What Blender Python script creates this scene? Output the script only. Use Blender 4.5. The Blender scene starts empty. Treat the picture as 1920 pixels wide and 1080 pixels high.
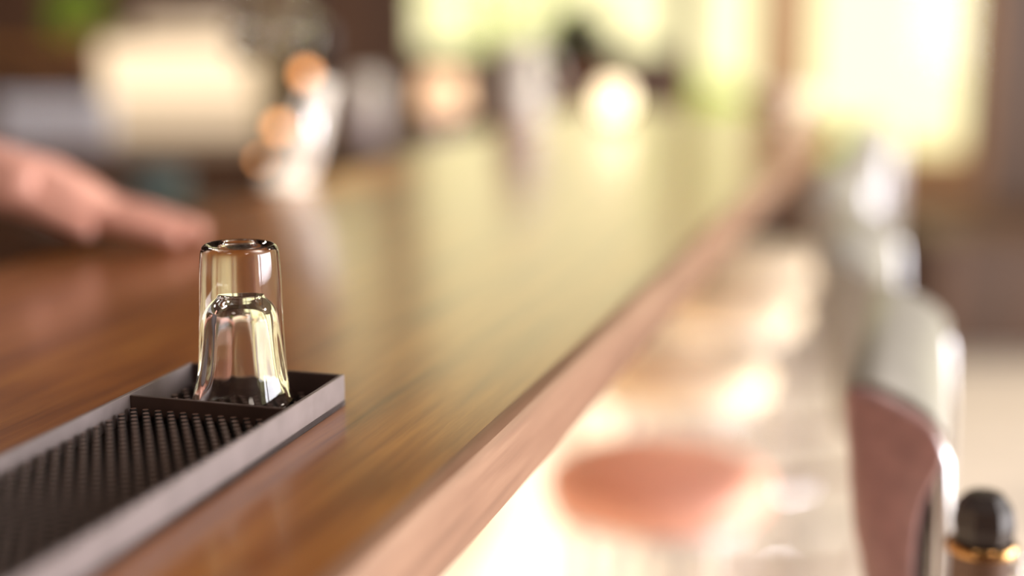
import bpy, bmesh, math, random
from mathutils import Vector, Matrix
random.seed(7)
S = bpy.context.scene
COL = S.collection
PI = math.pi

# ---------------------------------------------------------------- camera, world, sun, exposure
F = 2667.0                       # focal length in pixels of the 1920 frame (50 mm on 36 mm)
PITCH = math.atan(540 / F)
TOP = 1.07                       # counter top height
CZ = TOP + 0.192
cam_d = bpy.data.cameras.new('camera')
cam = bpy.data.objects.new('camera', cam_d); COL.objects.link(cam)
cam.location = (0, 0, CZ); cam.rotation_euler = (PI / 2 - PITCH, 0, 0)
cam_d.lens = 50; cam_d.sensor_width = 36; cam_d.clip_start = 0.02; cam_d.clip_end = 200
cam_d.dof.use_dof = True; cam_d.dof.focus_distance = 0.652
cam_d.dof.aperture_fstop = 1.5; cam_d.dof.aperture_blades = 9; cam_d.dof.aperture_rotation = 0.2
S.camera = cam

w = bpy.data.worlds.new('world'); S.world = w; w.use_nodes = True
bg = w.node_tree.nodes['Background']
bg.inputs[0].default_value = (0.90, 0.82, 0.46, 1); bg.inputs[1].default_value = 1.8

sd = bpy.data.lights.new('sun', 'SUN'); sd.energy = 3.5; sd.angle = 0.02; sd.color = (1.0, 0.84, 0.66)
sun = bpy.data.objects.new('sun', sd); COL.objects.link(sun)
sun.rotation_euler = Vector((0.85, 0.22, 0.50)).to_track_quat('Z', 'Y').to_euler()

# added fill lamps (fittings of the overhead ones are built with the ceiling)
dl = bpy.data.lights.new('daylight_fill', 'AREA'); dl.shape = 'RECTANGLE'; dl.size = 3.6; dl.size_y = 1.5; dl.energy = 330; dl.color = (0.93, 0.92, 1.0)
do = bpy.data.objects.new('daylight_fill', dl); COL.objects.link(do); do.location = (3.9, 0.6, 1.42)      # added area fill outside the open terrace side, stands in for skylight
do.rotation_euler = Vector((1, -0.1, 0.05)).to_track_quat('Z', 'Y').to_euler()
sp = bpy.data.lights.new('tap_fill_spot', 'SPOT'); sp.energy = 150; sp.spot_size = 0.16; sp.spot_blend = 0.5; sp.shadow_soft_size = 0.03; sp.color = (1.0, 0.93, 0.82)  # spot added only to brighten the tap
so = bpy.data.objects.new('tap_fill_spot', sp); COL.objects.link(so); so.location = (-0.05, 0.55, 2.70)
so.rotation_euler = (Vector(so.location) - Vector((-0.235, 1.5, 1.18))).to_track_quat('Z', 'Y').to_euler()
FILL_LAMPS = [(-0.75, -0.5, 5), (0.95, -0.9, 12), (-1.5, 2.6, 28), (1.6, 2.4, 14)]  # unseen overhead lamps added as soft fill
for lx, ly, pw in FILL_LAMPS:
    ld = bpy.data.lights.new('fill_lamp_light', 'AREA'); ld.shape = 'DISK'; ld.size = 0.5; ld.energy = pw; ld.color = (1.0, 0.87, 0.78)
    lo = bpy.data.objects.new('fill_lamp_light', ld); COL.objects.link(lo); lo.location = (lx, ly, 2.73)

S.view_settings.view_transform = 'Standard'; S.view_settings.look = 'None'
S.view_settings.gamma = 1; S.view_settings.use_curve_mapping = False
S.view_settings.exposure = 0.06
S.cycles.max_bounces = 14; S.cycles.transmission_bounces = 14; S.cycles.glossy_bounces = 6
S.cycles.diffuse_bounces = 4; S.cycles.transparent_max_bounces = 12
S.cycles.sample_clamp_indirect = 6.0

# ---------------------------------------------------------------- helpers
def srgb(r, g, b):
    def f(c):
        c /= 255.0
        return c / 12.92 if c <= 0.04045 else ((c + 0.055) / 1.055) ** 2.4
    return (f(r), f(g), f(b), 1)

def at(px, py, Y):
    """point seen at photo position (px, py) at forward distance Y"""
    a = (px - 960) / F; b = (540 - py) / F
    d = Vector((a, math.cos(PITCH) + b * math.sin(PITCH), -math.sin(PITCH) + b * math.cos(PITCH)))
    return Vector((0, 0, CZ)) + d * (Y / d.y)

def mat(name, rgb, rough=0.5, metal=0.0, var=0.12, scale=12.0, stretch=(1, 1, 1), bump=0.0, coat=0.0,
        trans=0.0, ior=1.45, emit=None, estr=0.0, rgb2=None, spec=0.5):
    m = bpy.data.materials.new(name); m.use_nodes = True
    nt = m.node_tree; b = nt.nodes['Principled BSDF']
    c = srgb(*rgb)
    tc = nt.nodes.new('ShaderNodeTexCoord'); mp = nt.nodes.new('ShaderNodeMapping')
    mp.inputs['Scale'].default_value = stretch
    nz = nt.nodes.new('ShaderNodeTexNoise'); nz.inputs['Scale'].default_value = scale; nz.inputs['Detail'].default_value = 4
    rp = nt.nodes.new('ShaderNodeValToRGB')
    c2 = srgb(*rgb2) if rgb2 else tuple(max(0, x * (1 - 2 * var)) for x in c[:3]) + (1,)
    rp.color_ramp.elements[0].position = 0.32; rp.color_ramp.elements[0].color = c2
    rp.color_ramp.elements[1].position = 0.68; rp.color_ramp.elements[1].color = c if rgb2 else tuple(min(1, x * (1 + var)) for x in c[:3]) + (1,)
    L = nt.links.new
    L(tc.outputs['Object'], mp.inputs[0]); L(mp.outputs[0], nz.inputs['Vector']); L(nz.outputs['Fac'], rp.inputs[0])
    L(rp.outputs[0], b.inputs['Base Color'])
    b.inputs['Roughness'].default_value = rough; b.inputs['Metallic'].default_value = metal
    b.inputs['Coat Weight'].default_value = coat; b.inputs['Coat Roughness'].default_value = 0.12
    b.inputs['Transmission Weight'].default_value = trans; b.inputs['IOR'].default_value = ior
    b.inputs['Specular IOR Level'].default_value = spec
    if bump:
        bp = nt.nodes.new('ShaderNodeBump'); bp.inputs['Strength'].default_value = bump; bp.inputs['Distance'].default_value = 0.001
        L(nz.outputs['Fac'], bp.inputs['Height']); L(bp.outputs[0], b.inputs['Normal'])
    if emit:
        b.inputs['Emission Color'].default_value = srgb(*emit); b.inputs['Emission Strength'].default_value = estr
    return m

def wood(name, dark, mid, light, rough=0.3, along=1, fine=1.0, coat=0.0, spec=0.5):
    """streaky wood, grain along the given local axis"""
    m = bpy.data.materials.new(name); m.use_nodes = True
    nt = m.node_tree; b = nt.nodes['Principled BSDF']; L = nt.links.new
    tc = nt.nodes.new('ShaderNodeTexCoord')
    def streak(sc, ac, detail, dist):
        mp = nt.nodes.new('ShaderNodeMapping'); s = [sc, sc, sc]; s[along] = ac
        mp.inputs['Scale'].default_value = s
        n = nt.nodes.new('ShaderNodeTexNoise'); n.inputs['Scale'].default_value = 1; n.inputs['Detail'].default_value = detail
        n.inputs['Distortion'].default_value = dist; n.inputs['Roughness'].default_value = 0.6
        L(tc.outputs['Object'], mp.inputs[0]); L(mp.outputs[0], n.inputs['Vector']); return n
    n1 = streak(28 * fine, 2.6 * fine, 5, 0.9); n2 = streak(170 * fine, 7 * fine, 4, 0.3)
    mx = nt.nodes.new('ShaderNodeMath'); mx.operation = 'MULTIPLY_ADD'; mx.inputs[1].default_value = 0.38
    mu = nt.nodes.new('ShaderNodeMath'); mu.operation = 'MULTIPLY'; mu.inputs[1].default_value = 0.62
    L(n1.outputs['Fac'], mu.inputs[0]); L(n2.outputs['Fac'], mx.inputs[0]); L(mu.outputs[0], mx.inputs[2])
    rp = nt.nodes.new('ShaderNodeValToRGB'); e = rp.color_ramp.elements
    e[0].position = 0.36; e[0].color = srgb(*dark); e[1].position = 0.64; e[1].color = srgb(*light)
    k = e.new(0.5); k.color = srgb(*mid)
    L(mx.outputs[0], rp.inputs[0]); L(rp.outputs[0], b.inputs['Base Color'])
    b.inputs['Roughness'].default_value = rough; b.inputs['Coat Weight'].default_value = coat
    b.inputs['Coat Roughness'].default_value = 0.18; b.inputs['Coat IOR'].default_value = 1.6; b.inputs['Specular IOR Level'].default_value = spec
    bp = nt.nodes.new('ShaderNodeBump'); bp.inputs['Strength'].default_value = 0.15; bp.inputs['Distance'].default_value = 0.0006
    L(n2.outputs['Fac'], bp.inputs['Height']); L(bp.outputs[0], b.inputs['Normal'])
    return m

def obj(name, bm, m, parent=None, smooth=False, kind=None):
    me = bpy.data.meshes.new(name)
    bmesh.ops.recalc_face_normals(bm, faces=bm.faces)
    bm.to_mesh(me); bm.free()
    if smooth:
        me.polygons.foreach_set('use_smooth', [True] * len(me.polygons))
        if smooth != 'all':
            try: me.set_sharp_from_angle(angle=math.radians(40))
            except Exception: pass
    me.materials.append(m)
    o = bpy.data.objects.new(name, me); COL.objects.link(o)
    if parent: o.parent = parent
    if kind: o['kind'] = kind
    return o

def tag(o, label=None, cat=None, group=None):
    if label: o['label'] = label
    if cat: o['category'] = cat
    if group: o['group'] = group
    return o

def thing(name, loc=(0, 0, 0), rotz=0, label=None, cat=None, group=None):
    o = bpy.data.objects.new(name, None); COL.objects.link(o)
    o.location = loc; o.rotation_euler = (0, 0, rotz); o.empty_display_size = 0.05
    return tag(o, label, cat, group)

def copy_tree(o, parent=None):
    c = o.copy(); COL.objects.link(c); c.parent = parent
    for ch in list(o.children): copy_tree(ch, c)
    return c

def box(bm, lo, hi, bev=0.0, seg=2):
    lo = Vector(lo); hi = Vector(hi)
    r = bmesh.ops.create_cube(bm, size=1)
    vs = r['verts']
    bmesh.ops.scale(bm, vec=hi - lo, verts=vs); bmesh.ops.translate(bm, vec=(lo + hi) / 2, verts=vs)
    if bev:
        es = list({e for v in vs for e in v.link_edges})
        bmesh.ops.bevel(bm, geom=es, offset=bev, segments=seg, profile=0.5, affect='EDGES')
    return vs

def lathe(bm, prof, n=32, c=(0, 0, 0), closed=False):
    """prof: list of (r, z); r=0 makes a pole"""
    c = Vector(c); rings = []
    for r, z in prof:
        if r < 1e-7: rings.append([bm.verts.new(c + Vector((0, 0, z)))])
        else: rings.append([bm.verts.new(c + Vector((r * math.cos(2 * PI * i / n), r * math.sin(2 * PI * i / n), z))) for i in range(n)])
    seq = list(zip(rings, rings[1:]))
    if closed: seq.append((rings[-1], rings[0]))
    for a, b in seq:
        for i in range(n):
            j = (i + 1) % n
            if len(a) == 1 and len(b) == 1: continue
            if len(a) == 1: bm.faces.new((a[0], b[i], b[j]))
            elif len(b) == 1: bm.faces.new((a[i], a[j], b[0]))
            else: bm.faces.new((a[i], a[j], b[j], b[i]))

def tube(bm, pts, rad, n=10, cap=True):
    pts = [Vector(p) for p in pts]; rings = []
    up = Vector((0, 0, 1)); prev = None
    for i, p in enumerate(pts):
        t = (pts[min(i + 1, len(pts) - 1)] - pts[max(i - 1, 0)]).normalized()
        if prev is None:
            a = t.cross(up)
            if a.length < 1e-3: a = t.cross(Vector((1, 0, 0)))
            a.normalize()
        else:
            a = (prev - t * prev.dot(t)).normalized()
        prev = a; b = t.cross(a)
        r = rad[i] if isinstance(rad, (list, tuple)) else rad
        rings.append([bm.verts.new(p + (a * math.cos(2 * PI * k / n) + b * math.sin(2 * PI * k / n)) * r) for k in range(n)])
    for A, B in zip(rings, rings[1:]):
        for k in range(n):
            bm.faces.new((A[k], A[(k + 1) % n], B[(k + 1) % n], B[k]))
    if cap:
        bm.faces.new(rings[0]); bm.faces.new(rings[-1])

def catmull(pts, k=6, closed=False):
    out = []; n = len(pts)
    rng = range(n) if closed else range(n - 1)
    g = lambda i: Vector(pts[i % n]) if closed else Vector(pts[max(0, min(n - 1, i))])
    for i in rng:
        p0, p1, p2, p3 = g(i - 1), g(i), g(i + 1), g(i + 2)
        for s in range(k):
            t = s / k
            out.append(0.5 * ((2 * p1) + (p2 - p0) * t + (2 * p0 - 5 * p1 + 4 * p2 - p3) * t * t + (3 * p1 - p0 - 3 * p2 + p3) * t ** 3))
    if not closed: out.append(g(n - 1))
    return out

def extrude_profile(bm, pts, axis, length, bev=0.0, seg=3):
    vs = [bm.verts.new(p) for p in pts]
    f = bm.faces.new(vs)
    r = bmesh.ops.extrude_face_region(bm, geom=[f])
    nv = [g for g in r['geom'] if isinstance(g, bmesh.types.BMVert)]
    bmesh.ops.translate(bm, vec=Vector(axis) * length, verts=nv)
    if bev:
        nf = [g for g in r['geom'] if isinstance(g, bmesh.types.BMFace)]
        es = {e for ff in [f] + nf if ff.is_valid for e in ff.edges}
        bmesh.ops.bevel(bm, geom=list(es), offset=bev, segments=seg, profile=0.5, affect='EDGES')

# ---------------------------------------------------------------- materials
M = {}
M['counter'] = wood('varnished_walnut', (122, 66, 20), (162, 96, 36), (194, 128, 56), rough=0.36, spec=0.25, coat=0.95)
M['edge'] = wood('pale_edge_wood', (112, 80, 60), (134, 98, 76), (154, 118, 94), rough=0.42)
M['darkwood'] = wood('dark_brown_wood', (62, 42, 31), (86, 58, 40), (108, 74, 52), rough=0.5, along=2, fine=0.3)
M['amberwood'] = wood('amber_wood', (120, 74, 28), (146, 96, 40), (168, 116, 54), rough=0.5, along=2, fine=0.3)
M['tanwood'] = wood('tan_wood', (190, 150, 108), (205, 166, 122), (218, 182, 138), rough=0.5, along=2, fine=0.3)
M['cream'] = mat('cream_paint', (236, 218, 190), 0.55, var=0.04, scale=3)
M['floor'] = mat('pale_floor', (206, 195, 186), 0.5, var=0.05, scale=2.5)
M['joint'] = mat('floor_joint', (150, 136, 122), 0.8)
M['ceiling'] = mat('brown_ceiling', (66, 46, 34), 0.8, var=0.08, scale=3)
M['rubber'] = mat('lit_side_rubber', (128, 116, 114), 0.45, var=0.08, scale=60, bump=0.2, spec=0.6)  # one rubber in lit and shaded copies: sides light, ends and floor dark
M['rubberfloor'] = mat('matt_shaded_floor_rubber', (46, 33, 29), 0.8, var=0.10, scale=60, bump=0.2, spec=0.3)
M['rubberend'] = mat('shaded_end_rubber', (74, 56, 49), 0.5, var=0.08, scale=60, bump=0.2, spec=0.4)
M['studtops'] = mat('lit_stud_tops', (128, 102, 90), 0.4, var=0.08, scale=60, spec=0.6)  # light on the stud tops put into a paler colour
M['studs'] = mat('shaded_stud_sides', (24, 17, 15), 0.85, var=0.08, scale=60, spec=0.6)  # shade between the studs put into a near-black colour
M['glass'] = mat('clear_glass', (255, 255, 255), 0.0, var=0.0, trans=1.0, ior=1.5, rgb2=(255, 255, 255))
M['plum'] = mat('plum_leather', (150, 112, 108), 0.35, var=0.08, scale=90, bump=0.1, coat=0.5)
M['litleather'] = mat('lit_pale_leather', (160, 156, 146), 0.4, var=0.04, scale=60)  # light and sheen on the leather put into a pale base colour
M['coral'] = mat('coral_leather', (228, 168, 146), 0.45, var=0.08, scale=60, bump=0.2)
M['black'] = mat('dark_shell', (44, 33, 30), 0.45, var=0.1)
M['chrome'] = mat('chrome', (205, 203, 206), 0.12, 1.0, var=0.03)
M['steel'] = mat('brushed_steel', (190, 188, 190), 0.3, 1.0, var=0.05, stretch=(1, 1, 30))
M['brass'] = mat('brass', (176, 136, 88), 0.22, 1.0, var=0.05)
M['skin'] = mat('skin', (228, 168, 148), 0.5, var=0.06, scale=30)
M['hair'] = mat('brown_hair', (60, 40, 28), 0.6, scale=80)
M['shirt'] = mat('dark_shirt', (70, 62, 62), 0.8, scale=60)
M['trousers'] = mat('dark_trousers', (42, 40, 46), 0.85, scale=60)
M['leaf'] = mat('lime_leaves', (182, 198, 96), 0.5, var=0.2, scale=8)
M['leafdark'] = mat('dark_leaves', (64, 48, 40), 0.6, var=0.2, scale=8)
M['bark'] = mat('bark', (90, 70, 52), 0.9, scale=20)
M['grass'] = mat('lawn', (150, 175, 80), 0.9, var=0.15, scale=3)
M['terrace'] = mat('terrace_stone', (214, 200, 178), 0.8, var=0.05, scale=2)
M['white'] = mat('white_china', (235, 228, 214), 0.25, var=0.02)
M['lavender'] = mat('grey_lavender_china', (196, 184, 184), 0.3, var=0.03)
M['tapglint'] = mat('white_tap_glint', (250, 244, 232), 0.15, var=0.01, coat=0.5)  # bright glint of the chrome tap put into a white base colour
M['paleblue'] = mat('pale_blue_glaze', (232, 232, 238), 0.15, var=0.02, trans=0.0)
M['teal'] = mat('grey_teal_glaze', (120, 142, 144), 0.3, var=0.06)
M['khaki'] = mat('khaki_card', (168, 150, 112), 0.7, var=0.06)
M['terracotta'] = mat('clay', (170, 110, 80), 0.7)
M['amber'] = mat('amber_bulb', (235, 160, 100), 0.2, emit=(255, 170, 100), estr=3.5)
M['panel'] = mat('lit_panel', (120, 108, 90), 0.4, emit=(255, 226, 188), estr=1.3)
M['panel2'] = mat('lit_interior', (120, 108, 90), 0.5, emit=(252, 222, 184), estr=0.7)
M['candle'] = mat('frosted_glow', (250, 230, 190), 0.4, emit=(255, 232, 190), estr=2.8)
M['shade'] = mat('peach_shade', (240, 205, 165), 0.6, emit=(255, 205, 160), estr=1.1)

# leaves let the light through
for k in ('leaf',):
    m = M[k]; nt = m.node_tree; b = nt.nodes['Principled BSDF']
    tr = nt.nodes.new('ShaderNodeBsdfTranslucent'); tr.inputs[0].default_value = srgb(190, 225, 90)
    mx = nt.nodes.new('ShaderNodeMixShader'); mx.inputs[0].default_value = 0.5
    nt.links.new(b.outputs[0], mx.inputs[1]); nt.links.new(tr.outputs[0], mx.inputs[2])
    nt.links.new(mx.outputs[0], nt.nodes['Material Output'].inputs[0])

# ---------------------------------------------------------------- counter frame
E0 = Vector((-0.0553, 0.4547)); ED = Vector((0.4066 + 0.0553, 1.9727 - 0.4547)).normalized()
ANG = -math.atan2(ED.x, ED.y)          # local +y runs along the counter, +x to the customers
def cl(x, y, z=0.0):
    """counter local -> world"""
    n = Vector((ED.y, -ED.x))
    p = E0 + n * x + ED * y
    return Vector((p.x, p.y, z))

# ---------------------------------------------------------------- room shell
def struct(name, bm, m, parent=None):
    o = obj(name, bm, m, parent)
    if not parent: o['kind'] = 'structure'
    return o

FY = 6.0
bm = bmesh.new(); box(bm, (-3.2, -2.0, -0.10), (3.65, FY + 0.1, -0.006)); fl = struct('floor', bm, M['joint'])
TS = 0.85                                       # floor tiles, recessed joints
tile_me = None
y = -2.0
while y < FY:
    x = -3.2
    while x < 3.65 - 0.01:
        x1 = min(x + TS, 3.65); y1 = min(y + TS, FY)
        if tile_me is None or abs(x1 - x - TS) > 1e-3 or abs(y1 - y - TS) > 1e-3:
            b2 = bmesh.new(); box(b2, (0.003, 0.003, -0.006), (x1 - x - 0.003, y1 - y - 0.003, 0.0), 0.002, 1)
            o = obj('tile', b2, M['floor'], fl)
            if tile_me is None: tile_me = o.data
        else:
            o = bpy.data.objects.new('tile', tile_me); COL.objects.link(o); o.parent = fl
        o.location = (x, y, 0)
        x += TS
    y += TS
CH = 2.8
bm = bmesh.new(); box(bm, (-3.3, -2.1, CH), (3.45, FY + 0.2, CH + 0.12)); struct('ceiling', bm, M['ceiling'])
for (lx, ly, pw), lb in zip(FILL_LAMPS, ('added round ceiling fill lamp above the near left of the counter', 'added round ceiling fill lamp over the near customer side', 'added round ceiling fill lamp above the back bar', 'added round ceiling fill lamp over the far customer side')):
    t = thing('fill_ceiling_lamp', (lx, ly, CH), 0, lb, 'ceiling lamp', 'added ceiling fill lamps')
    b = bmesh.new(); lathe(b, [(0, 0), (0.29, 0), (0.29, -0.05), (0.275, -0.05), (0.275, -0.02), (0, -0.02)], 40); obj('housing', b, M['steel'], t, True)
    b = bmesh.new(); lathe(b, [(0, -0.022), (0.27, -0.022), (0.27, -0.035), (0, -0.045)], 40); obj('diffuser', b, M['panel'], t, True)


t = thing('fill_spotlight', (-0.05, 0.55, CH), 0, 'small ceiling spot added to brighten the white tap', 'fill_spotlight')
b = bmesh.new(); lathe(b, [(0, 0), (0.03, 0), (0.03, -0.02), (0.008, -0.025), (0.008, -0.05), (0, -0.05)], 20); obj('mount', b, M['steel'], t, True)
b = bmesh.new(); tube(b, [(0.02, -0.09, -0.03), (0.008, -0.03, -0.065)], [0.02, 0.035], 20); obj('head', b, M['black'], t, True)

# far wall, built round its openings: window_1 wide garden window, window_2 tall strip, window_3 tall window
W1 = (at(770, 0, FY).x, at(1285, 0, FY).x, at(0, 104, FY).z, 2.7)
W2 = (at(1300, 0, FY).x, at(1432, 0, FY).x, 0.80, 2.68)
W3 = (at(1522, 0, FY).x, at(1842, 0, FY).x, at(1670, 302, FY).z, 2.68)
def wallbox(name, x0, x1, z0, z1, m, parent=None, y0=FY, y1=FY + 0.12):
    b = bmesh.new(); box(b, (x0, y0, z0), (x1, y1, z1)); return struct(name, b, m, parent)
wf = wallbox('wall_far', -3.3, 3.45, 2.68, CH, M['darkwood'])
def wp(name, x0, x1, z0, z1, m=None): return wallbox(name, x0, x1, z0, z1, m or M['darkwood'], wf)
W4 = (-0.86, -0.52, 1.75, 2.68)                 # clerestory opening above the frame, seen mirrored in the counter
wp('wall_panel', -3.3, W4[0], 0, 2.68)
wp('wall_panel', W4[0], W4[1], 0, W4[2])
wp('wall_panel', W4[1], W1[0], 0, 2.68)
wp('wall_panel', W1[0], W1[1], 0, W1[2])
wp('wall_panel', W1[1], W2[0], 0, 2.68)
wp('wall_panel', W2[0], W2[1], 0, W2[2])
wp('wall_panel', W2[1], W3[0], 0.55, 2.68, M['tanwood'])
wp('wall_panel', W2[1], W3[0], 0, 0.55)
wp('wall_panel', W3[0], W3[1], 0, W3[2], M['amberwood'])
xa = at(1865, 0, FY).x
wp('wall_panel', W3[1], xa, 0, 2.68, M['amberwood'])
wp('wall_panel', xa, 3.45, 0, 2.68)
M['pane'] = None
gm = bpy.data.materials.new('window_glass'); gm.use_nodes = True
nt = gm.node_tree; nt.nodes.clear()
out = nt.nodes.new('ShaderNodeOutputMaterial'); mx = nt.nodes.new('ShaderNodeMixShader'); mx.inputs[0].default_value = 0.008
t_ = nt.nodes.new('ShaderNodeBsdfTransparent'); g_ = nt.nodes.new('ShaderNodeBsdfGlossy'); g_.inputs['Roughness'].default_value = 0.02
nt.links.new(t_.outputs[0], mx.inputs[1]); nt.links.new(g_.outputs[0], mx.inputs[2]); nt.links.new(mx.outputs[0], out.inputs[0])
M['pane'] = gm
for i, (W, n, fm) in enumerate(((W1, 1, 'darkwood'), (W2, 1, 'tanwood'), (W3, 1, 'amberwood'), (W4, 1, 'darkwood'))):
    b = bmesh.new(); f = 0.022
    x0, x1, z0, z1 = W
    for lo, hi in (((x0, FY + .03, z0), (x0 + f, FY + .08, z1)), ((x1 - f, FY + .03, z0), (x1, FY + .08, z1)),
                   ((x0, FY + .03, z0), (x1, FY + .08, z0 + f)), ((x0, FY + .03, z1 - f), (x1, FY + .08, z1))):
        box(b, lo, hi, 0.003, 1)
    fr = obj('window_%d' % (i + 1), b, M[fm]); fr['kind'] = 'structure'
    xs = [x0 + (x1 - x0) * k / n for k in range(n + 1)]
    for k in range(n):
        b = bmesh.new(); box(b, (xs[k] + f / 2, FY + .05, z0 + f), (xs[k + 1] - f / 2, FY + .056, z1 - f)); obj('pane', b, gm, fr)
    if n > 1:
        b = bmesh.new(); box(b, (xs[1] - 0.012, FY + .035, z0 + f), (xs[1] + 0.012, FY + .075, z1 - f)); obj('mullion', b, M[fm], fr)
    b = bmesh.new(); box(b, (x0 - 0.03, FY - 0.06, z0 - 0.03), (x1 + 0.03, FY + 0.03, z0), 0.004, 1); obj('window_sill', b, M[fm], fr)

bm = bmesh.new(); box(bm, (-3.32, -2.1, 0), (-3.2, FY, CH)); struct('wall_left', bm, M['darkwood'])
bm = bmesh.new(); box(bm, (-3.3, -2.12, 0), (3.45, -2.0, CH)); struct('wall_back', bm, M['darkwood'])
# right side: open to the terrace, header beam and posts
bm = bmesh.new(); box(bm, (3.35, -2.0, CH - 0.12), (3.45, FY, CH)); struct('trim_1', bm, M['darkwood'])
for k, yy in enumerate((-0.6, 3.9)):
    bm = bmesh.new(); box(bm, (3.34, yy, 0), (3.46, yy + 0.12, CH - 0.12), 0.006, 1); struct('trim_%d' % (k + 2), bm, M['darkwood'])
bm = bmesh.new(); box(bm, (-3.2, FY - 0.015, 0), (3.44, FY, 0.10), 0.003, 1); struct('baseboard_far', bm, M['darkwood'])

# outdoors
bm = bmesh.new(); box(bm, (3.65, -6, -0.16), (9, 14, -0.06)); o = struct('terrace', bm, M['terrace'])
bm = bmesh.new(); box(bm, (-14, FY + 0.12, -0.2), (3.65, 30, -0.1)); o = struct('lawn', bm, M['grass'])

# ---------------------------------------------------------------- bar counter
ctr = thing('bar_counter', cl(0, 0, 0), ANG, 'long varnished brown wooden bar counter running away under the tray', 'bar counter')
TH = 0.039; CW = 0.47; Y0 = -1.3; Y1 = 2.12
bm = bmesh.new(); box(bm, (-CW, Y0, TOP - TH), (-0.009, Y1, TOP), 0.0001, 1); obj('counter_top', bm, M['counter'], ctr, True)
bm = bmesh.new(); extrude_profile(bm, [Vector(p) for p in ((-0.009, Y0, TOP - TH), (-0.002, Y0, TOP - TH), (0, Y0, TOP - TH + 0.002), (0, Y0, TOP - 0.006), (-0.002, Y0, TOP - 0.0018), (-0.006, Y0, TOP), (-0.009, Y0, TOP))], (0, 1, 0), Y1 - Y0)
o = obj('edge_strip', bm, M['edge'], ctr, True); o['label'] = 'paler pinkish brown front edge'
bm = bmesh.new(); box(bm, (-0.44, Y0 + 0.05, 0.08), (-0.31, Y1 - 0.05, TOP - TH)); o = obj('front_panel', bm, M['cream'], ctr); o['label'] = 'cream painted front panel'
bm = bmesh.new(); box(bm, (-0.42, Y0 + 0.07, 0.0), (-0.33, Y1 - 0.07, 0.08)); obj('kick_board', bm, M['black'], ctr)

# ---------------------------------------------------------------- rubber service tray
TA = -math.radians(16.3)
TP = Vector((-0.0806, 0.6625))                  # far right corner
TD = Vector((-math.sin(TA), math.cos(TA))); TN = Vector((-TD.y, TD.x))   # TN points left across the tray
TW = 0.083; TL = 0.62; TH2 = 0.0155; FL = 0.003; WT = 0.0022
tray = thing('bar_mat_tray', (TP.x, TP.y, TOP), TA, 'long dark brown rubber bar tray with studded floor on the counter', 'bar mat')
def tl(x, y, z=0):   # tray local -> world; x<0 to the left, y<0 towards the camera
    p = TP - TN * x + TD * y
    return Vector((p.x, p.y, TOP + z))
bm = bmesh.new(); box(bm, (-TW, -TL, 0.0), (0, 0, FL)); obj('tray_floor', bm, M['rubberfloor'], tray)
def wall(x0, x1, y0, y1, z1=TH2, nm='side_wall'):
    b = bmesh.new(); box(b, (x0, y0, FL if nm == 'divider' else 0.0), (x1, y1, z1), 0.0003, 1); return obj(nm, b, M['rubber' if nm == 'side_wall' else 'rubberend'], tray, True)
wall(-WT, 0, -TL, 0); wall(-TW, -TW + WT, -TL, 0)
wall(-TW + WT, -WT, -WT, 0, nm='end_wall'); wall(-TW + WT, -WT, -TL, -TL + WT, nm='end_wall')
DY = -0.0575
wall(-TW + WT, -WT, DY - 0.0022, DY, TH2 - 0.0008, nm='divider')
def nub(b, x, y, r=0.0017, h=0.0068, z0=FL):
    v = []
    for (k, z) in ((1.12, z0), (1.0, z0 + h - 0.0003), (0.85, z0 + h)):
        v.append([b.verts.new((x + k * r * math.cos(a), y + k * r * math.sin(a), z)) for a in [PI / 4 * q for q in range(8)]])
    for A, B in zip(v, v[1:]):
        for q in range(8): b.faces.new((A[q], A[(q + 1) % 8], B[(q + 1) % 8], B[q]))
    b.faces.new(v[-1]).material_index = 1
b = bmesh.new(); stud_me = None; count = 0
row = 0; yy = DY - 0.0056
while yy > -TL + 0.006:
    xx = -TW + 0.0058 + (0.00315 if row % 2 else 0)
    while xx < -0.005:
        if count < 300:
            if stud_me is None:
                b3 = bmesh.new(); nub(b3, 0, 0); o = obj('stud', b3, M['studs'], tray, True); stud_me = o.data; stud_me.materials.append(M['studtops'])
            else:
                o = bpy.data.objects.new('stud', stud_me); COL.objects.link(o); o.parent = tray
            o.location = (xx, yy, 0)
        else: nub(b, xx, yy)
        count += 1; xx += 0.0063
    yy -= 0.0050; row += 1
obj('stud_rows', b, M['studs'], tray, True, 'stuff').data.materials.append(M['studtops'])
b = bmesh.new()
for r_ in range(10):
    yy = -0.0058 - r_ * 0.0050; xx = -TW + 0.0058 + (0.00315 if r_ % 2 else 0)
    while xx < -0.005:
        nub(b, xx, yy, h=0.0030); xx += 0.0063
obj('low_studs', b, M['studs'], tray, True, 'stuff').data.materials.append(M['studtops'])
GZ = FL + 0.0031

# ---------------------------------------------------------------- shot glass, upside down
H = 0.0758
outer = [(0.0228, 0.0), (0.0237, 0.0004), (0.0239, 0.0012), (0.0233, 0.004), (0.0219, 0.009), (0.0207, 0.015), (0.0200, 0.024), (0.0195, 0.034),
         (0.0191, 0.046), (0.0188, 0.058), (0.0183, 0.067), (0.0179, 0.0720), (0.0174, 0.0742), (0.0165, 0.0753), (0.0155, H), (0.0142, 0.0753), (0.0120, 0.0742), (0.006, 0.0734), (0, 0.0732)]
inner = [(0, 0.0532), (0.0040, 0.0532), (0.0064, 0.0531), (0.0071, 0.0526), (0.0074, 0.0516), (0.0082, 0.0503), (0.0095, 0.0483), (0.0107, 0.0455), (0.0116, 0.042), (0.0124, 0.037), (0.0132, 0.030), (0.0142, 0.022), (0.0158, 0.014), (0.0180, 0.0075), (0.0202, 0.0027), (0.0214, 0.0006), (0.0220, 0.0001)]
def dense(prof, k=3):
    pts = catmull([(r, z, 0) for r, z in prof], k)
    return [(max(0, p.x), p.y) for p in pts]
N = 96
bm = bmesh.new()
po = dense(outer); pi_ = dense(inner)
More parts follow.
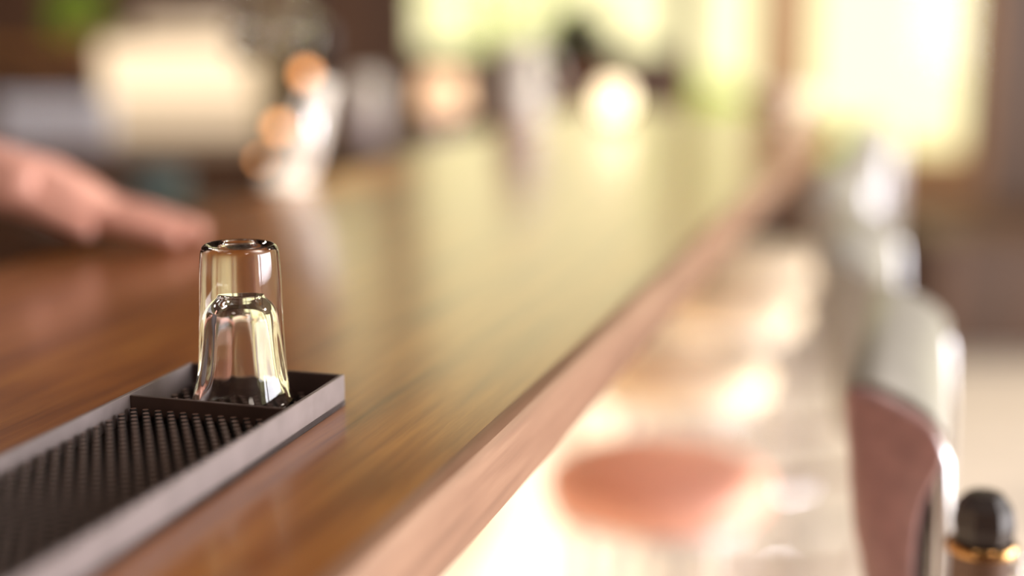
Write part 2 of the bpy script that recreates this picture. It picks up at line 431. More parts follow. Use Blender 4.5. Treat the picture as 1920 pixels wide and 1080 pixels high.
prof = [(r, z) for r, z in pi_] + [(r, z) for r, z in po]
prof = [(0 if (i in (0, len(prof) - 1)) else max(r, 0.0003), z) for i, (r, z) in enumerate(prof)]
# inner starts at pole, goes out to rim, then outer rim up to the top pole
lathe(bm, prof, N)
bm.verts.ensure_lookup_table()
ni = len(pi_)
for v in bm.verts:                    # gentle pressed flutes inside the bowl
    r = math.hypot(v.co.x, v.co.y)
    if r < 1e-5: continue
    a = math.atan2(v.co.y, v.co.x)
    z = v.co.z
    if r < 0.0175 and 0.006 < z < 0.0525:
        amp = 0.018 * min(1, (z - 0.006) / 0.01) * min(1, max(0, 0.046 - z) / 0.02)
        k = 1 + amp * math.cos(10 * a + 0.4)
        v.co.x *= k; v.co.y *= k
gp_ = tl(-0.0390, -0.0295, GZ)
sg = obj('shot_glass', bm, M['glass'], None, 'all')
sg.location = gp_; sg.rotation_euler = (0, 0.012, 0.3)
tag(sg, 'tall clear shot glass turned upside down in the tray end', 'glass')

# ---------------------------------------------------------------- bar stools
def make_stool(seat_m):
    """origin on the floor under the seat centre; +x away from the counter, y along it"""
    r = thing('bar_stool')
    SH = 0.76
    b = bmesh.new()
    lathe(b, dense([(0, SH - 0.045), (0.110, SH - 0.045), (0.121, SH - 0.036), (0.124, SH - 0.022), (0.116, SH - 0.008), (0.085, SH + 0.003), (0, SH + 0.008)], 3), 32)
    obj('seat', b, seat_m, r, 'all')
    b = bmesh.new(); lathe(b, [(0, SH - 0.060), (0.110, SH - 0.060), (0.115, SH - 0.057), (0.115, SH - 0.044), (0, SH - 0.044)], 28); obj('seat_ring', b, M['chrome'], r, True)
    for a in (45, 135, 225, 315):
        ca, sa = math.cos(math.radians(a)), math.sin(math.radians(a))
        b = bmesh.new(); tube(b, [(0.095 * ca, 0.095 * sa, SH - 0.056), (0.125 * ca, 0.125 * sa, 0.36), (0.145 * ca, 0.145 * sa, 0.0)], 0.010, 8); obj('leg', b, M['chrome'], r, True)
    b = bmesh.new(); tube(b, [(0.128 * math.cos(t), 0.128 * math.sin(t), 0.30) for t in [2 * PI * k / 28 for k in range(29)]], 0.008, 8, False); obj('foot_ring', b, M['chrome'], r, True)
    # backrest: padded profile, photo outline at the near stool
    pr = [(1574, 742), (1600, 738), (1640, 748), (1690, 770), (1728, 795), (1750, 828), (1753, 862), (1738, 900), (1722, 950), (1715, 1010), (1714, 1090),
          (1716, 1180), (1700, 1240), (1660, 1240), (1636, 1180), (1618, 1080), (1600, 1010), (1590, 930), (1582, 850), (1573, 790)]
    SC = 3020.0
    BX = 0.205
    pts = [Vector((BX + (x - 1650) / SC, -0.17, 1.028 - (y - 740) / SC)) for x, y in pr]
    pts = catmull(pts, 3, True)
    b = bmesh.new(); extrude_profile(b, pts, (0, 1, 0), 0.34, 0.004, 3); obj('backrest', b, M['plum'], r, True)
    b = bmesh.new()      # window sheen on the back's top, painted as a pale strip behind the near end
    tp_ = [Vector((BX + (x - 1650) / SC, -0.157, 1.028 + dz - (y - 740) / SC)) for x, y, dz in ((1571, 750, 0), (1574, 738, .003), (1600, 732, .004), (1640, 742, .004), (1690, 764, .004), (1728, 789, .004), (1752, 815, .003), (1757, 840, 0), (1745, 842, -.004), (1722, 806, -.004), (1640, 768, -.004), (1585, 752, -.004))]
    extrude_profile(b, tp_, (0, 1, 0), 0.314, 0.002, 2); obj('top_sheen', b, M['litleather'], r, True)
    sh = [(1752, 862), (1745, 890), (1740, 935), (1736, 1010), (1738, 1180), (1735, 1300), (1712, 1300), (1716, 1180), (1716, 1010), (1726, 940), (1742, 890)]
    pts = [Vector((BX + 0.0006 + (x - 1650) / SC, -0.155, 1.028 - (y - 740) / SC)) for x, y in sh]
    b = bmesh.new(); extrude_profile(b, pts, (0, 1, 0), 0.31); obj('back_shell', b, M['black'], r, True)
    for s in (-1, 1):
        x0 = BX + (1762 - 1650) / SC
        b = bmesh.new()
        tube(b, [(0.10, s * 0.145, SH - 0.062), (x0 - 0.02, s * 0.15, SH - 0.04), (x0 + 0.002, s * 0.155, SH + 0.02), (x0, s * 0.158, 0.93), (x0 - 0.004, s * 0.158, 0.985), (x0 - 0.012, s * 0.155, 1.0)], 0.0065, 10)
        obj('back_post', b, M['steel'], r, True)
    return r, SH

def stool_at(r, s, x=-0.05, label='', turn=0.0):
    p = cl(x, s, 0); r.location = (p.x, p.y, 0); r.rotation_euler = (0, 0, ANG + turn)
    r['label'] = label; r['category'] = 'stool'; r['group'] = 'bar stools along the counter'

st, SH = make_stool(M['coral'])
labels = ['nearest bar stool with plum leather backrest at lower right',
          'second bar stool from the camera, coral seat and back coloured pale as if lit',
          'third bar stool from the camera, coral seat below the bright window',
          'fourth bar stool from the camera, beside the counter front',
          'farthest bar stool in the row, near the counter end']
# near end of first back must stand at photo (1650, 740) at Y=0.83
A = at(1650, 742, 0.83)
n2 = Vector((ED.y, -ED.x)); q = Vector((A.x, A.y)) - E0
xa_, ya_ = q.dot(n2), q.dot(ED)
SX = xa_ - 0.200; SY = ya_ + 0.17
for i in range(5):
    r = st if i == 0 else copy_tree(st)
    stool_at(r, SY + 0.46 * i, SX - 0.055 * min(i, 2), labels[i])
    if i:
        for c in r.children:
            if c.name.startswith('backrest') and i > 0:
                if i == 1: gme = c.data.copy(); gme.materials.clear(); gme.materials.append(M['litleather'])  # farther backs coloured pale to look lit
                c.data = gme
    if i == 1:
        for c in st.children:
            if c.name.startswith('seat') and not c.name.startswith('seat_ring'):
                c.data = c.data.copy(); c.data.materials.clear(); c.data.materials.append(M['cream'])

# ---------------------------------------------------------------- knob-topped post at lower right
kp = at(1845, 966, 0.76)
kn = thing('coat_stand', (kp.x, kp.y, 0), 0.2, 'slim dark post with faceted knob and brass collar right of the nearest stool', 'stand')
b = bmesh.new(); lathe(b, [(0, 0), (0.13, 0), (0.13, 0.012), (0.03, 0.03), (0.017, 0.05), (0.017, kp.z - 0.022), (0, kp.z - 0.022)], 24); obj('post', b, M['darkwood'], kn, True)
b = bmesh.new(); lathe(b, [(0, -0.0215), (0.0185, -0.0215), (0.0200, -0.020), (0.0200, -0.017), (0.0185, -0.0150), (0, -0.0135)], 28, (0, 0, kp.z)); obj('collar', b, M['brass'], kn, True)
b = bmesh.new(); lathe(b, [(0, -0.0135), (0.0165, -0.0135), (0.0178, -0.004), (0.0160, 0.006), (0.0100, 0.0130), (0, 0.0140)], 8, (0, 0, kp.z)); obj('knob', b, M['black'], kn)
for dx, dz in ((0.0155, -0.030), (0.0165, -0.022)):
    b = bmesh.new(); bmesh.ops.create_icosphere(b, subdivisions=2, radius=0.0028, matrix=Matrix.Translation((dx, -0.012, kp.z + dz))); obj('rivet', b, M['chrome'], kn, 'all')

# ---------------------------------------------------------------- dark sideboard by the far wall
sb = thing('sideboard', (2.45, 5.45, 0), 0, 'low dark wooden sideboard against the far wall at the right edge', 'sideboard')
b = bmesh.new(); box(b, (-0.95, -0.42, 0.0), (0.75, 0.42, 0.40)); obj('body', b, M['darkwood'], sb)
b = bmesh.new(); box(b, (-0.97, -0.44, 0.40), (0.77, 0.44, 0.43), 0.004, 2); obj('top', b, M['darkwood'], sb)
for k in range(3):
    b = bmesh.new(); box(b, (-0.93 + k * 0.56, -0.44, 0.06), (-0.93 + k * 0.56 + 0.54, -0.42, 0.38), 0.003, 1); d = obj('door', b, M['darkwood'], sb)
    b = bmesh.new(); box(b, (-0.93 + k * 0.56 + 0.48, -0.46, 0.16), (-0.93 + k * 0.56 + 0.495, -0.44, 0.28), 0.003, 1); obj('handle', b, M['steel'], d)

# ---------------------------------------------------------------- person behind the bar, hand on the counter
def skin_body(name, verts, edges, radii, m, parent, root=0, sub=2):
    me = bpy.data.meshes.new(name); me.from_pydata([tuple(v) for v in verts], edges, [])
    me.materials.append(m)
    o = bpy.data.objects.new(name, me); COL.objects.link(o); o.parent = parent
    md = o.modifiers.new('skin', 'SKIN')
    for i, r in enumerate(radii):
        sv = me.skin_vertices[0].data[i]
        rr = r if isinstance(r, tuple) else (r, r)
        sv.radius = rr; sv.use_root = (i == root)
    md.use_smooth_shade = True
    s = o.modifiers.new('sub', 'SUBSURF'); s.levels = sub; s.render_levels = sub
    return o
# world positions; figure stands at the left behind the bar, off the frame except for the hand
wr = at(-60, 330, 1.12)                      # wrist
PX, PY = -1.02, 1.00
pers = thing('person', (PX, PY, 0), 0, 'person behind the bar, bare forearm and hand resting on the counter at left', 'person')
def P(x, y, z): return Vector((x - PX, y - PY, z))
V = []; Ed = []; R = []
def add(p, r, link=None):
    V.append(p); R.append(r)
    if link is not None: Ed.append((link, len(V) - 1))
    return len(V) - 1
pelvis = add(P(-1.02, 1.0, 0.98), (0.15, 0.11))
waist = add(P(-1.02, 1.0, 1.12), (0.135, 0.10), pelvis)
chest = add(P(-1.00, 1.0, 1.32), (0.15, 0.115), waist)
neckb = add(P(-0.99, 1.0, 1.46), (0.07, 0.06), chest)
neck = add(P(-0.975, 1.0, 1.52), 0.056, neckb)
head = add(P(-0.955, 1.0, 1.60), (0.070, 0.082), neck)
headm = add(P(-0.95, 1.0, 1.66), (0.080, 0.096), head)
head2 = add(P(-0.955, 1.0, 1.72), (0.072, 0.088), headm)
# near arm (towards the camera) hangs, far arm reaches over the counter
sh1 = add(P(-0.99, 0.82, 1.42), 0.055, chest); el1 = add(P(-0.97, 0.76, 1.14), 0.042, sh1); wr1 = add(P(-0.90, 0.78, 0.90), 0.028, el1); hd1 = add(P(-0.88, 0.79, 0.82), (0.035, 0.018), wr1)
for k, (dx, dy) in enumerate(((-0.02, 0.0), (0.0, 0.01), (0.02, 0.01), (0.035, 0.0))):
    f1 = add(P(-0.88 + dx, 0.79 + dy, 0.77), 0.009, hd1); add(P(-0.87 + dx, 0.80 + dy, 0.735), 0.007, f1)
sh2 = add(P(-0.98, 1.17, 1.42), 0.055, chest); el2 = add(P(-0.80, 1.20, 1.24), 0.042, sh2)
w2 = add(P(wr.x - 0.03, wr.y, wr.z + 0.012), (0.030, 0.030), el2)
dirv = (at(330, 412, 1.15) - wr); 
pm = add(P(wr.x + 0.045, wr.y, wr.z - 0.004), (0.036, 0.030), w2)
kn_ = add(P(wr.x + 0.085, wr.y, wr.z - 0.020), (0.036, 0.022), pm)
fz = TOP + 0.011
for k, (dy, ln) in enumerate(((-0.027, 0.070), (-0.009, 0.085), (0.009, 0.080), (0.027, 0.062))):
    a_ = add(P(wr.x + 0.105, wr.y + dy, max(fz + 0.016, wr.z - 0.034)), 0.0098, kn_)
    c_ = add(P(wr.x + 0.105 + ln * 0.5, wr.y + dy * 1.15, fz + 0.010), 0.0088, a_)
    add(P(wr.x + 0.105 + ln, wr.y + dy * 1.2, fz - 0.001), 0.0075, c_)
th = add(P(wr.x + 0.055, wr.y - 0.030, wr.z - 0.016), 0.012, pm); th2 = add(P(wr.x + 0.085, wr.y - 0.034, fz + 0.016), 0.0105, th); add(P(wr.x + 0.108, wr.y - 0.036, fz + 0.006), 0.0085, th2)
for s in (-1, 1):
    hp = add(P(-1.02, 1.0 + s * 0.09, 0.90), 0.085, pelvis); k_ = add(P(-0.99, 1.0 + s * 0.10, 0.50), 0.058, hp); an = add(P(-1.02, 1.0 + s * 0.10, 0.09), 0.038, k_); add(P(-0.90, 1.0 + s * 0.11, 0.03), (0.035, 0.025), an)
skin_body('body', V, Ed, R, M['skin'], pers)
# clothes: shirt with short sleeves, trousers, hair
V = []; Ed = []; R = []
a0 = add(P(-1.02, 1.0, 0.86), (0.185, 0.150)); a1 = add(P(-1.02, 1.0, 1.00), (0.185, 0.150), a0); a1 = add(P(-1.015, 1.0, 1.15), (0.175, 0.140), a1); a2 = add(P(-1.00, 1.0, 1.32), (0.185, 0.145), a1); a2b = add(P(-0.99, 1.0, 1.42), (0.115, 0.10), a2); a3 = add(P(-0.985, 1.0, 1.485), (0.072, 0.070), a2b)
for s, e_ in ((-1, P(-0.975, 0.78, 1.22)), (1, P(-0.87, 1.19, 1.31))):
    q1 = add(P(-0.985, 1.0 + s * 0.18, 1.42), 0.068, a2); add(e_, 0.056, q1)
skin_body('shirt', V, Ed, R, M['shirt'], pers)
b = bmesh.new()
tube(b, catmull([P(-1.02, 1.0, 1.04), P(-1.02, 1.0, 0.98), P(-1.02, 1.0, 0.88), P(-1.02, 1.0, 0.80)], 3), [0.150, 0.156, 0.162, 0.166, 0.170, 0.172, 0.172, 0.168, 0.155, 0.13], 28)
for q in b.verts: q.co.x *= 0.82
for s in (-1, 1):
    tube(b, [P(-1.02, 1.0 + s * 0.085, 0.90), P(-1.01, 1.0 + s * 0.09, 0.75), P(-0.99, 1.0 + s * 0.10, 0.50), P(-1.01, 1.0 + s * 0.10, 0.28), P(-1.02, 1.0 + s * 0.10, 0.08)], [0.095, 0.092, 0.072, 0.064, 0.060], 20)
obj('trousers', b, M['trousers'], pers, 'all')
b = bmesh.new(); bmesh.ops.create_icosphere(b, subdivisions=3, radius=0.1)
bmesh.ops.scale(b, vec=(1.08, 0.92, 0.95), verts=b.verts)
bmesh.ops.delete(b, geom=[v for v in b.verts if v.co.x > 0.045 and v.co.z < 0.05 or v.co.z < -0.07], context='VERTS')
bmesh.ops.translate(b, vec=P(-0.970, 1.0, 1.705), verts=b.verts)
obj('hair', b, M['hair'], pers, 'all')
for s in (-1, 1):
    b = bmesh.new(); bmesh.ops.create_icosphere(b, subdivisions=2, radius=0.010, matrix=Matrix.Translation(P(-0.876, 1.0 + s * 0.030, 1.665))); obj('eye', b, M['white'], pers, 'all')
b = bmesh.new(); tube(b, [P(-0.878, 1.0, 1.668), P(-0.858, 1.0, 1.640), P(-0.872, 1.0, 1.628)], [0.008, 0.014, 0.008], 8); obj('nose', b, M['skin'], pers, 'all')
b = bmesh.new(); tube(b, [P(-0.882, 0.978, 1.600), P(-0.874, 1.0, 1.598), P(-0.882, 1.022, 1.600)], [0.003, 0.006, 0.003], 8); obj('mouth', b, M['coral'], pers, 'all')

# ---------------------------------------------------------------- chrome beer tap at the counter's back edge
tpb = at(540, 350, 1.50); tpt = at(606, 150, 1.50)
tap = thing('beer_tap', (tpb.x, tpb.y, TOP), 0, 'slanting tap coloured white for its bright glint, standing on the counter behind the shot glass', 'tap')
def T_(p): return Vector((p.x - tpb.x, p.y - tpb.y, p.z - TOP))
b = bmesh.new(); lathe(b, [(0, 0), (0.028, 0), (0.028, 0.004), (0.016, 0.010), (0.013, 0.014), (0, 0.014)], 28); obj('base', b, M['tapglint'], tap, True)
b = bmesh.new(); tube(b, [(0, 0, 0.008), T_(tpb + (tpt - tpb) * 0.25), T_(tpb + (tpt - tpb) * 0.6), T_(tpt)], [0.016, 0.022, 0.019, 0.013], 18); obj('column', b, M['tapglint'], tap, True)
b = bmesh.new(); tube(b, [T_(tpt), T_(tpt) + Vector((0.004, -0.01, 0.03)), T_(tpt) + Vector((0.006, -0.012, 0.055))], [0.006, 0.011, 0.008], 14); obj('handle', b, M['black'], tap, True)
b = bmesh.new(); m_ = T_(tpb + (tpt - tpb) * 0.8); tube(b, catmull([m_, m_ + Vector((0.0, -0.03, 0.004)), m_ + Vector((0.0, -0.045, -0.01)), m_ + Vector((0, -0.047, -0.03))], 4), 0.0055, 10); obj('spout', b, M['chrome'], tap, True)

# ---------------------------------------------------------------- string of amber bulbs
bl = [at(574, 139, 1.62), at(523, 238, 1.62), at(488, 300, 1.62)]
top = Vector((bl[0].x + 0.12, bl[0].y, CH))
sl = thing('string_light', (bl[0].x, bl[0].y, CH), 0, 'hanging cord of small round amber bulbs left of the white tap', 'string light')
def L_(p): return Vector((p.x - bl[0].x, p.y - bl[0].y, p.z - CH))
b = bmesh.new(); tube(b, [L_(p) + Vector((0, 0, 0.022)) for p in catmull([top, bl[0] + Vector((0.06, 0, 0.45)), bl[0] + Vector((0.02, 0, 0.12)), bl[0], bl[1], bl[2]], 6)], 0.0018, 6); obj('cord', b, M['black'], sl, True)
for k, p in enumerate(bl):
    rr = (0.0085, 0.0080, 0.0045)[k]
    b = bmesh.new(); lathe(b, [(0, -rr)] + [(rr * math.cos(t), rr * math.sin(t)) for t in [-PI / 2 + PI * q / 10 for q in range(1, 9)]] + [(rr * 0.35, rr * 1.05), (0, rr * 1.1)], 18, L_(p)); bu = obj('bulb', b, M['amber'], sl, 'all')
    b = bmesh.new(); lathe(b, [(0, rr * 0.95), (rr * 0.5, rr * 0.95), (rr * 0.5, 0.020), (0, 0.022)], 12, L_(p)); obj('socket', b, M['black'], bu, True)

# ---------------------------------------------------------------- things on the far end of the counter
def vessel(name, px, py, Y, prof, m, label, cat, z=TOP, group=None, smooth=True):
    p = at(px, py, Y)
    b = bmesh.new(); lathe(b, prof, 32); o = obj(name, b, m, None, smooth); o.location = (p.x, p.y, z)
    return tag(o, label, cat, group)
cd = at(1150, 200, 2.22)
ch_ = thing('candle_holder', (cd.x, cd.y, TOP), 0, 'round glowing frosted candle holder on the far end of the counter', 'candle holder')
b = bmesh.new(); lathe(b, [(0, 0), (0.016, 0), (0.018, 0.004), (0.007, 0.010), (0.007, 0.012), (0, 0.012)], 24); obj('foot', b, M['glass'], ch_, True)
b = bmesh.new(); lathe(b, [(0, 0.012), (0.016, 0.015), (0.024, 0.027), (0.027, 0.042), (0.024, 0.058), (0.019, 0.066), (0.017, 0.066), (0.0215, 0.057), (0.0245, 0.042), (0.0215, 0.028), (0, 0.018)], 28); obj('globe', b, M['candle'], ch_, 'all')
def jug(px, Y, s, m, label):
    p = at(px, 250, Y); t = thing('milk_jug', (p.x, p.y, TOP), -0.6, label, 'jug')
    b = bmesh.new(); lathe(b, dense([(0, 0), (0.030 * s, 0), (0.036 * s, 0.02 * s), (0.038 * s, 0.05 * s), (0.030 * s, 0.085 * s), (0.026 * s, 0.105 * s), (0.031 * s, 0.12 * s), (0.029 * s, 0.12 * s), (0.024 * s, 0.105 * s), (0.028 * s, 0.085 * s), (0.035 * s, 0.05 * s), (0, 0.006 * s)], 3), 32); obj('pitcher', b, m, t, 'all')
    b = bmesh.new(); tube(b, catmull([(0.028 * s, 0, 0.10 * s), (0.055 * s, 0, 0.10 * s), (0.062 * s, 0, 0.07 * s), (0.037 * s, 0, 0.035 * s)], 5), 0.005 * s, 8); obj('handle', b, m, t, 'all')
    return t
jug(975, 2.2, 1.05, M['white'], 'pale grey white jug on the far end of the counter, left of the candle')
vessel('bowl', 1462, 245, 2.25, dense([(0, 0), (0.022, 0), (0.024, 0.006), (0.045, 0.03), (0.055, 0.055), (0.052, 0.055), (0.042, 0.032), (0, 0.010)], 3), M['cream'], 'cream bowl at the right corner of the counter end', 'bowl', smooth='all')

# ---------------------------------------------------------------- back bar at the left with its things
BY = 3.0
bx0, bx1 = -1.9, at(900, 0, BY).x
wz = at(0, 276, BY).z
bb = thing('back_bar', ((bx0 + bx1) / 2, BY, 0), 0, 'dark wooden back bar cabinet beyond the counter, left of centre', 'cabinet')
hw = (bx1 - bx0) / 2
b = bmesh.new(); box(b, (-hw, -0.08, 0.08), (hw, 0.36, wz - 0.03)); obj('body', b, M['darkwood'], bb)
b = bmesh.new(); box(b, (-hw - 0.01, -0.10, wz - 0.03), (hw + 0.01, 0.38, wz), 0.004, 2); obj('worktop', b, M['darkwood'], bb)
for k in range(3):
    w_ = 2 * hw / 3
    b = bmesh.new(); box(b, (-hw + k * w_ + 0.01, -0.10, 0.1), (-hw + (k + 1) * w_ - 0.01, -0.08, wz - 0.05), 0.003, 1); d = obj('door', b, M['darkwood'], bb)
    b = bmesh.new(); box(b, (-hw + (k + 1) * w_ - 0.06, -0.12, 0.6), (-hw + (k + 1) * w_ - 0.045, -0.10, 0.75), 0.003, 1); obj('handle', b, M['steel'], d)

def canister(px, w, h, m1, m2, label, Y=BY + 0.06):
    p = at(px, 270, Y); r = w / 2
    t = thing('canister', (p.x, p.y, wz), 0, label, 'canister', 'canisters on the back bar')
    b = bmesh.new(); lathe(b, [(0, 0), (r * 0.95, 0), (r, 0.004), (r, h * 0.5), (r * 0.97, h * 0.52), (0, h * 0.52)], 28); obj('body', b, m1, t, True)
    b = bmesh.new(); lathe(b, [(0, h * 0.52), (r * 1.04, h * 0.52), (r * 1.06, h * 0.6), (r * 1.0, h * 0.9), (r * 0.6, h * 0.97), (0, h)], 28); obj('lid', b, m2, t, True)
canister(690, 0.075, 0.15, M['lavender'], M['white'], 'grey lavender canister with white lid on the back bar')
# small table lamp with peach shade
p = at(830, 270, BY + 0.05)
lm = thing('table_lamp', (p.x, p.y, wz), 0, 'small lamp with glowing peach shade on the back bar right end', 'lamp')
b = bmesh.new(); lathe(b, dense([(0, 0), (0.03, 0), (0.032, 0.006), (0.012, 0.02), (0.02, 0.05), (0.008, 0.085), (0, 0.09)], 3), 24); obj('base', b, M['lavender'], lm, 'all')
b = bmesh.new(); lathe(b, [(0.052, 0.075), (0.044, 0.150), (0.042, 0.150), (0.050, 0.075)], 32, closed=True); obj('lamp_shade', b, M['shade'], lm, True)
# display fridge with lit header and lit shelf, on the left
FYD = 3.2
f0 = at(190, 88, FYD); f1 = at(478, 272, FYD)
fx = (f0.x + f1.x) / 2; fw = (f1.x - f0.x) / 2; fzb = f1.z
fr = thing('display_case', (fx, FYD, wz + 0.004), 0, 'lit countertop display case with bright cream header at left', 'display case')
b = bmesh.new(); box(b, (-fw - 0.015, 0.01, 0.0), (fw + 0.015, 0.165, f0.z - wz + 0.015), 0.006, 2); obj('body', b, M['khaki'], fr, True)
zm = at(0, 190, FYD).z - wz
b = bmesh.new(); box(b, (-fw, -0.012, zm + 0.003), (fw, 0.009, f0.z - wz), 0.004, 2); o = obj('header', b, M['panel'], fr, True); o['label'] = 'bright cream lit header'
b = bmesh.new(); box(b, (-fw + 0.005, -0.006, max(0.0, fzb - wz)), (fw + 0.012, 0.009, zm - 0.003), 0.003, 2); o = obj('lit_window', b, M['panel2'], fr, True); o['label'] = 'dimmer lit front'
# shelf board above with a tan box and a lime plant
sh_z = at(0, 92, 3.72).z
sf = thing('wall_shelf', (-1.0, 3.77, 0), 0, 'brown shelf above the lit display case', 'shelf')
b = bmesh.new(); box(b, (-0.85, -0.12, sh_z - 0.02), (0.42, 0.12, sh_z), 0.003, 1); obj('board', b, M['amberwood'], sf)
for xx in (-0.8, 0.38):
    b = bmesh.new(); box(b, (xx - 0.012, -0.10, sh_z), (xx + 0.012, 0.10, CH)); obj('hanger', b, M['darkwood'], sf)
def on_shelf_box(px0, px1, h, m, label, Y=3.72):
    a_, c_ = at(px0, 60, Y), at(px1, 60, Y); t = thing('storage_box', ((a_.x + c_.x) / 2, Y, sh_z), 0, label, 'box'); hw_ = (c_.x - a_.x) / 2
    b = bmesh.new(); box(b, (-hw_, -0.05, 0), (hw_, 0.1, h * 0.8), 0.004, 2); obj('body', b, m, t, True)
    b = bmesh.new(); box(b, (-hw_ - 0.004, -0.054, h * 0.8), (hw_ + 0.004, 0.104, h), 0.003, 2); obj('lid', b, m, t, True)
on_shelf_box(262, 440, 0.085, M['cream'], 'cream tan lidded box on the shelf above the display case')

def leafball(b, c, r, n, size, flat=1.0):
    for k in range(n):
        d = Vector((random.gauss(0, 1), random.gauss(0, 1), random.gauss(0, 1))).normalized() * (random.random() ** 0.45)
        p = Vector(c) + Vector((d.x * r, d.y * r, d.z * r * flat))
        a = Vector((random.uniform(-1, 1), random.uniform(-1, 1), random.uniform(-1, 1))).normalized()
        e_ = a.cross(Vector((0.3, 0.5, 1))).normalized()
        s = size * random.uniform(0.6, 1.3)
        vs = [b.verts.new(p - a * s), b.verts.new(p + e_ * s * 0.45), b.verts.new(p + a * s), b.verts.new(p - e_ * s * 0.45)]
        b.faces.new(vs)
def plant(px, Y, z, r, h, label, m, n=260, size=0.02):
    p = at(px, 100, Y); t = thing('potted_plant', (p.x, p.y, z), 0, label, 'plant')
    b = bmesh.new(); lathe(b, [(0, 0), (r * 0.4, 0), (r * 0.55, h * 0.3), (r * 0.5, h * 0.3), (r * 0.38, 0.01), (0, 0.01)], 24); obj('pot', b, M['terracotta'], t, True)
    b = bmesh.new(); tube(b, [(0, 0, 0.01), (0.003, 0, h * 0.6)], 0.004, 6); obj('stem', b, M['bark'], t, True)
    b = bmesh.new(); leafball(b, (0, 0, h * 0.68), r, n, size, 1.1); obj('foliage', b, m, t, False, 'stuff')
plant(148, 3.72, sh_z, 0.078, 0.13, 'lime green potted plant on the shelf at upper left', M['leaf'], 420, 0.018)
# row of pale glasses left
gz = wz
for k in range(7):
    p = at(10 + 31 * k, 240, BY - 0.02)
    b = bmesh.new(); lathe(b, [(0, 0), (0.013, 0), (0.0155, 0.003), (0.0175, 0.105), (0.0163, 0.105), (0.0145, 0.006), (0, 0.006)], 20)
    o = obj('tumbler', b, M['paleblue'], None, True); o.location = (p.x, p.y, wz)
    tag(o, ('leftmost', 'second from left', 'third from left', 'middle', 'third from right', 'second from right', 'rightmost')[k] + ' pale blue tumbler of the row at the far left', 'glass', 'row of pale tumblers on the back bar')
# teal jug and khaki box on a low shelf in front of the back bar
lz = at(0, 400, 2.3).z
cr = thing('service_trolley', (at(330, 300, 2.3).x, 2.3, 0), 0, 'low dark trolley behind the bar carrying a teal pot', 'trolley')
b = bmesh.new(); box(b, (-0.22, -0.1, lz - 0.02), (0.16, 0.16, lz), 0.004, 1); obj('top', b, M['darkwood'], cr)
for sx, sy in ((-0.2, -0.08), (0.14, -0.08), (-0.2, 0.14), (0.14, 0.14)):
    b = bmesh.new(); box(b, (sx - 0.012, sy - 0.012, 0), (sx + 0.012, sy + 0.012, lz - 0.02)); obj('leg', b, M['darkwood'], cr)
vessel('ice_bucket', 300, 370, 2.28, dense([(0, 0), (0.036, 0), (0.044, 0.02), (0.046, 0.07), (0.044, 0.075), (0.041, 0.07), (0.038, 0.02), (0, 0.008)], 3), M['teal'], 'grey teal pot on the trolley behind the hand', 'pot', z=lz, smooth='all')

# hanging wine glasses upper left
rk = thing('glass_rack', (at(540, 0, 1.95).x, 1.95, 0), 0, 'wire rack of hanging stemware above the bar', 'rack')
zr = at(0, -60, 1.95).z
for sx in (-0.09, 0.09):
    b = bmesh.new(); tube(b, [(sx, 0, zr + 0.008), (sx, 0, CH)], 0.004, 8); obj('hanger', b, M['steel'], rk, True)
for sy in (-0.017, 0.017):
    b = bmesh.new(); tube(b, [(-0.11, sy, zr + 0.005), (0.11, sy, zr + 0.005)], 0.003, 8); obj('rail', b, M['steel'], rk, True)
for k, px in enumerate((462, 560)):
    p = at(px, 0, 1.95); 
    b = bmesh.new(); lathe(b, [(0, 0.010), (0.030, 0.008), (0.030, 0.006), (0.006, 0.002), (0.0035, -0.01), (0.0035, -0.045), (0.012, -0.052), (0.024, -0.07), (0.027, -0.09), (0.022, -0.125), (0.0212, -0.125), (0.026, -0.09), (0.023, -0.071), (0.010, -0.055), (0, -0.052)], 24)
    o = obj('wine_glass', b, M['glass'], None, 'all'); o.location = (p.x, p.y, zr)
    tag(o, ('left', 'right')[k] + ' one of two clear wine glasses hanging upside down from the rack', 'glass', 'wine glasses on the rack')

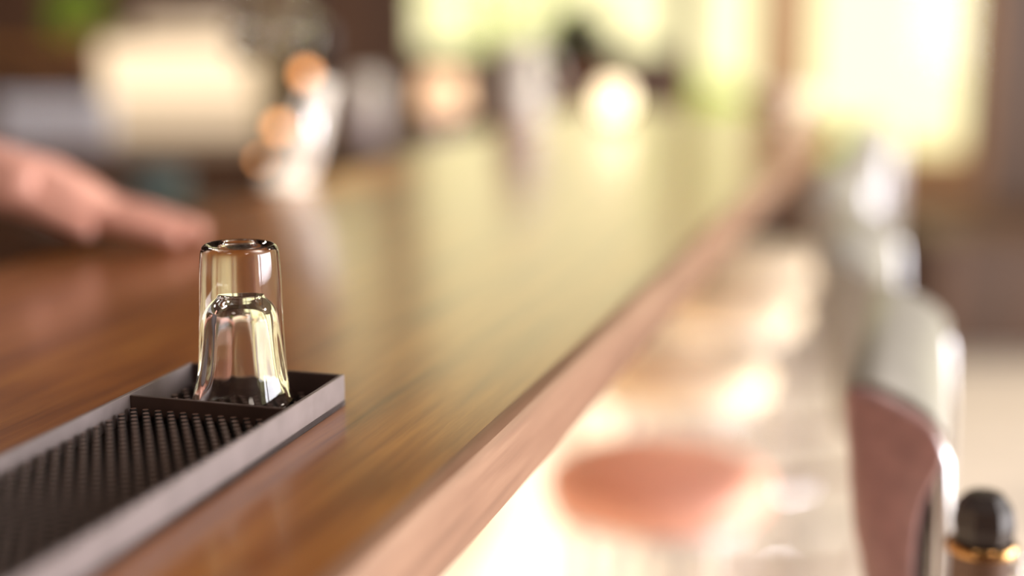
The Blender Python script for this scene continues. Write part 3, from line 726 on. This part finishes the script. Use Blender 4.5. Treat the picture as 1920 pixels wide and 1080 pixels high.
# ---------------------------------------------------------------- plants by the garden window and trees outside
plant(1085, FY - 0.14, W1[2] - 0.16, 0.15, 0.30, 'dark leaved plant on the slim stand below the garden window', M['leafdark'], 260, 0.05)
pp = at(1085, 100, FY - 0.14)
t = thing('plant_stand', (pp.x, FY - 0.14, 0), 0, 'slim dark plant stand below the garden window', 'plant stand')
zs = W1[2] - 0.16
b = bmesh.new(); lathe(b, [(0, zs - 0.025), (0.085, zs - 0.025), (0.09, zs - 0.02), (0.09, zs - 0.002), (0, zs - 0.002)], 24); obj('top', b, M['darkwood'], t, True)
for a in (90, 210, 330):
    ca, sa = math.cos(math.radians(a)), math.sin(math.radians(a))
    b = bmesh.new(); tube(b, [(0.07 * ca, 0.07 * sa, zs - 0.02), (0.11 * ca, 0.11 * sa, 0)], 0.010, 8); obj('leg', b, M['darkwood'], t, True)
def tree(x, y, r, h, label, m=None):
    t = thing('garden_tree', (x, y, -0.1), random.uniform(0, 3), label, 'tree', 'trees beyond the far windows')
    b = bmesh.new(); tube(b, [(0, 0, 0), (0.03, 0.02, h * 0.5), (0.0, 0.0, h * 0.85)], [0.09, 0.07, 0.03], 8); obj('trunk', b, M['bark'], t, True)
    b = bmesh.new(); leafball(b, (0, 0, h * 0.72), r, 240, 0.07, 0.9); obj('crown', b, m or M['leaf'], t, False, 'stuff')
tree(-1.2, 9.5, 1.0, 2.6, 'lime green tree beyond the left part of the garden window')
tree(-0.1, 11.0, 0.8, 1.7, 'low lime green tree beyond the middle of the garden window')
tree(1.15, 9.6, 0.42, 2.9, 'slim lime green tree beyond the tall strip window')
for k in range(2):
    x = -1.15 + 1.15 * k
    t = thing('garden_bush', (x, 8.0, -0.1), 0, ('left', 'right')[k] + ' clipped bush just outside the far windows', 'bush', 'bushes outside the far windows')
    b = bmesh.new(); leafball(b, (0, 0, 0.55), 0.5, 600, 0.07, 0.9); obj('foliage', b, M['leaf'], t, False, 'stuff')
    b = bmesh.new(); tube(b, [(0, 0, 0), (0, 0, 0.5)], 0.03, 6); obj('stem', b, M['bark'], t, True)
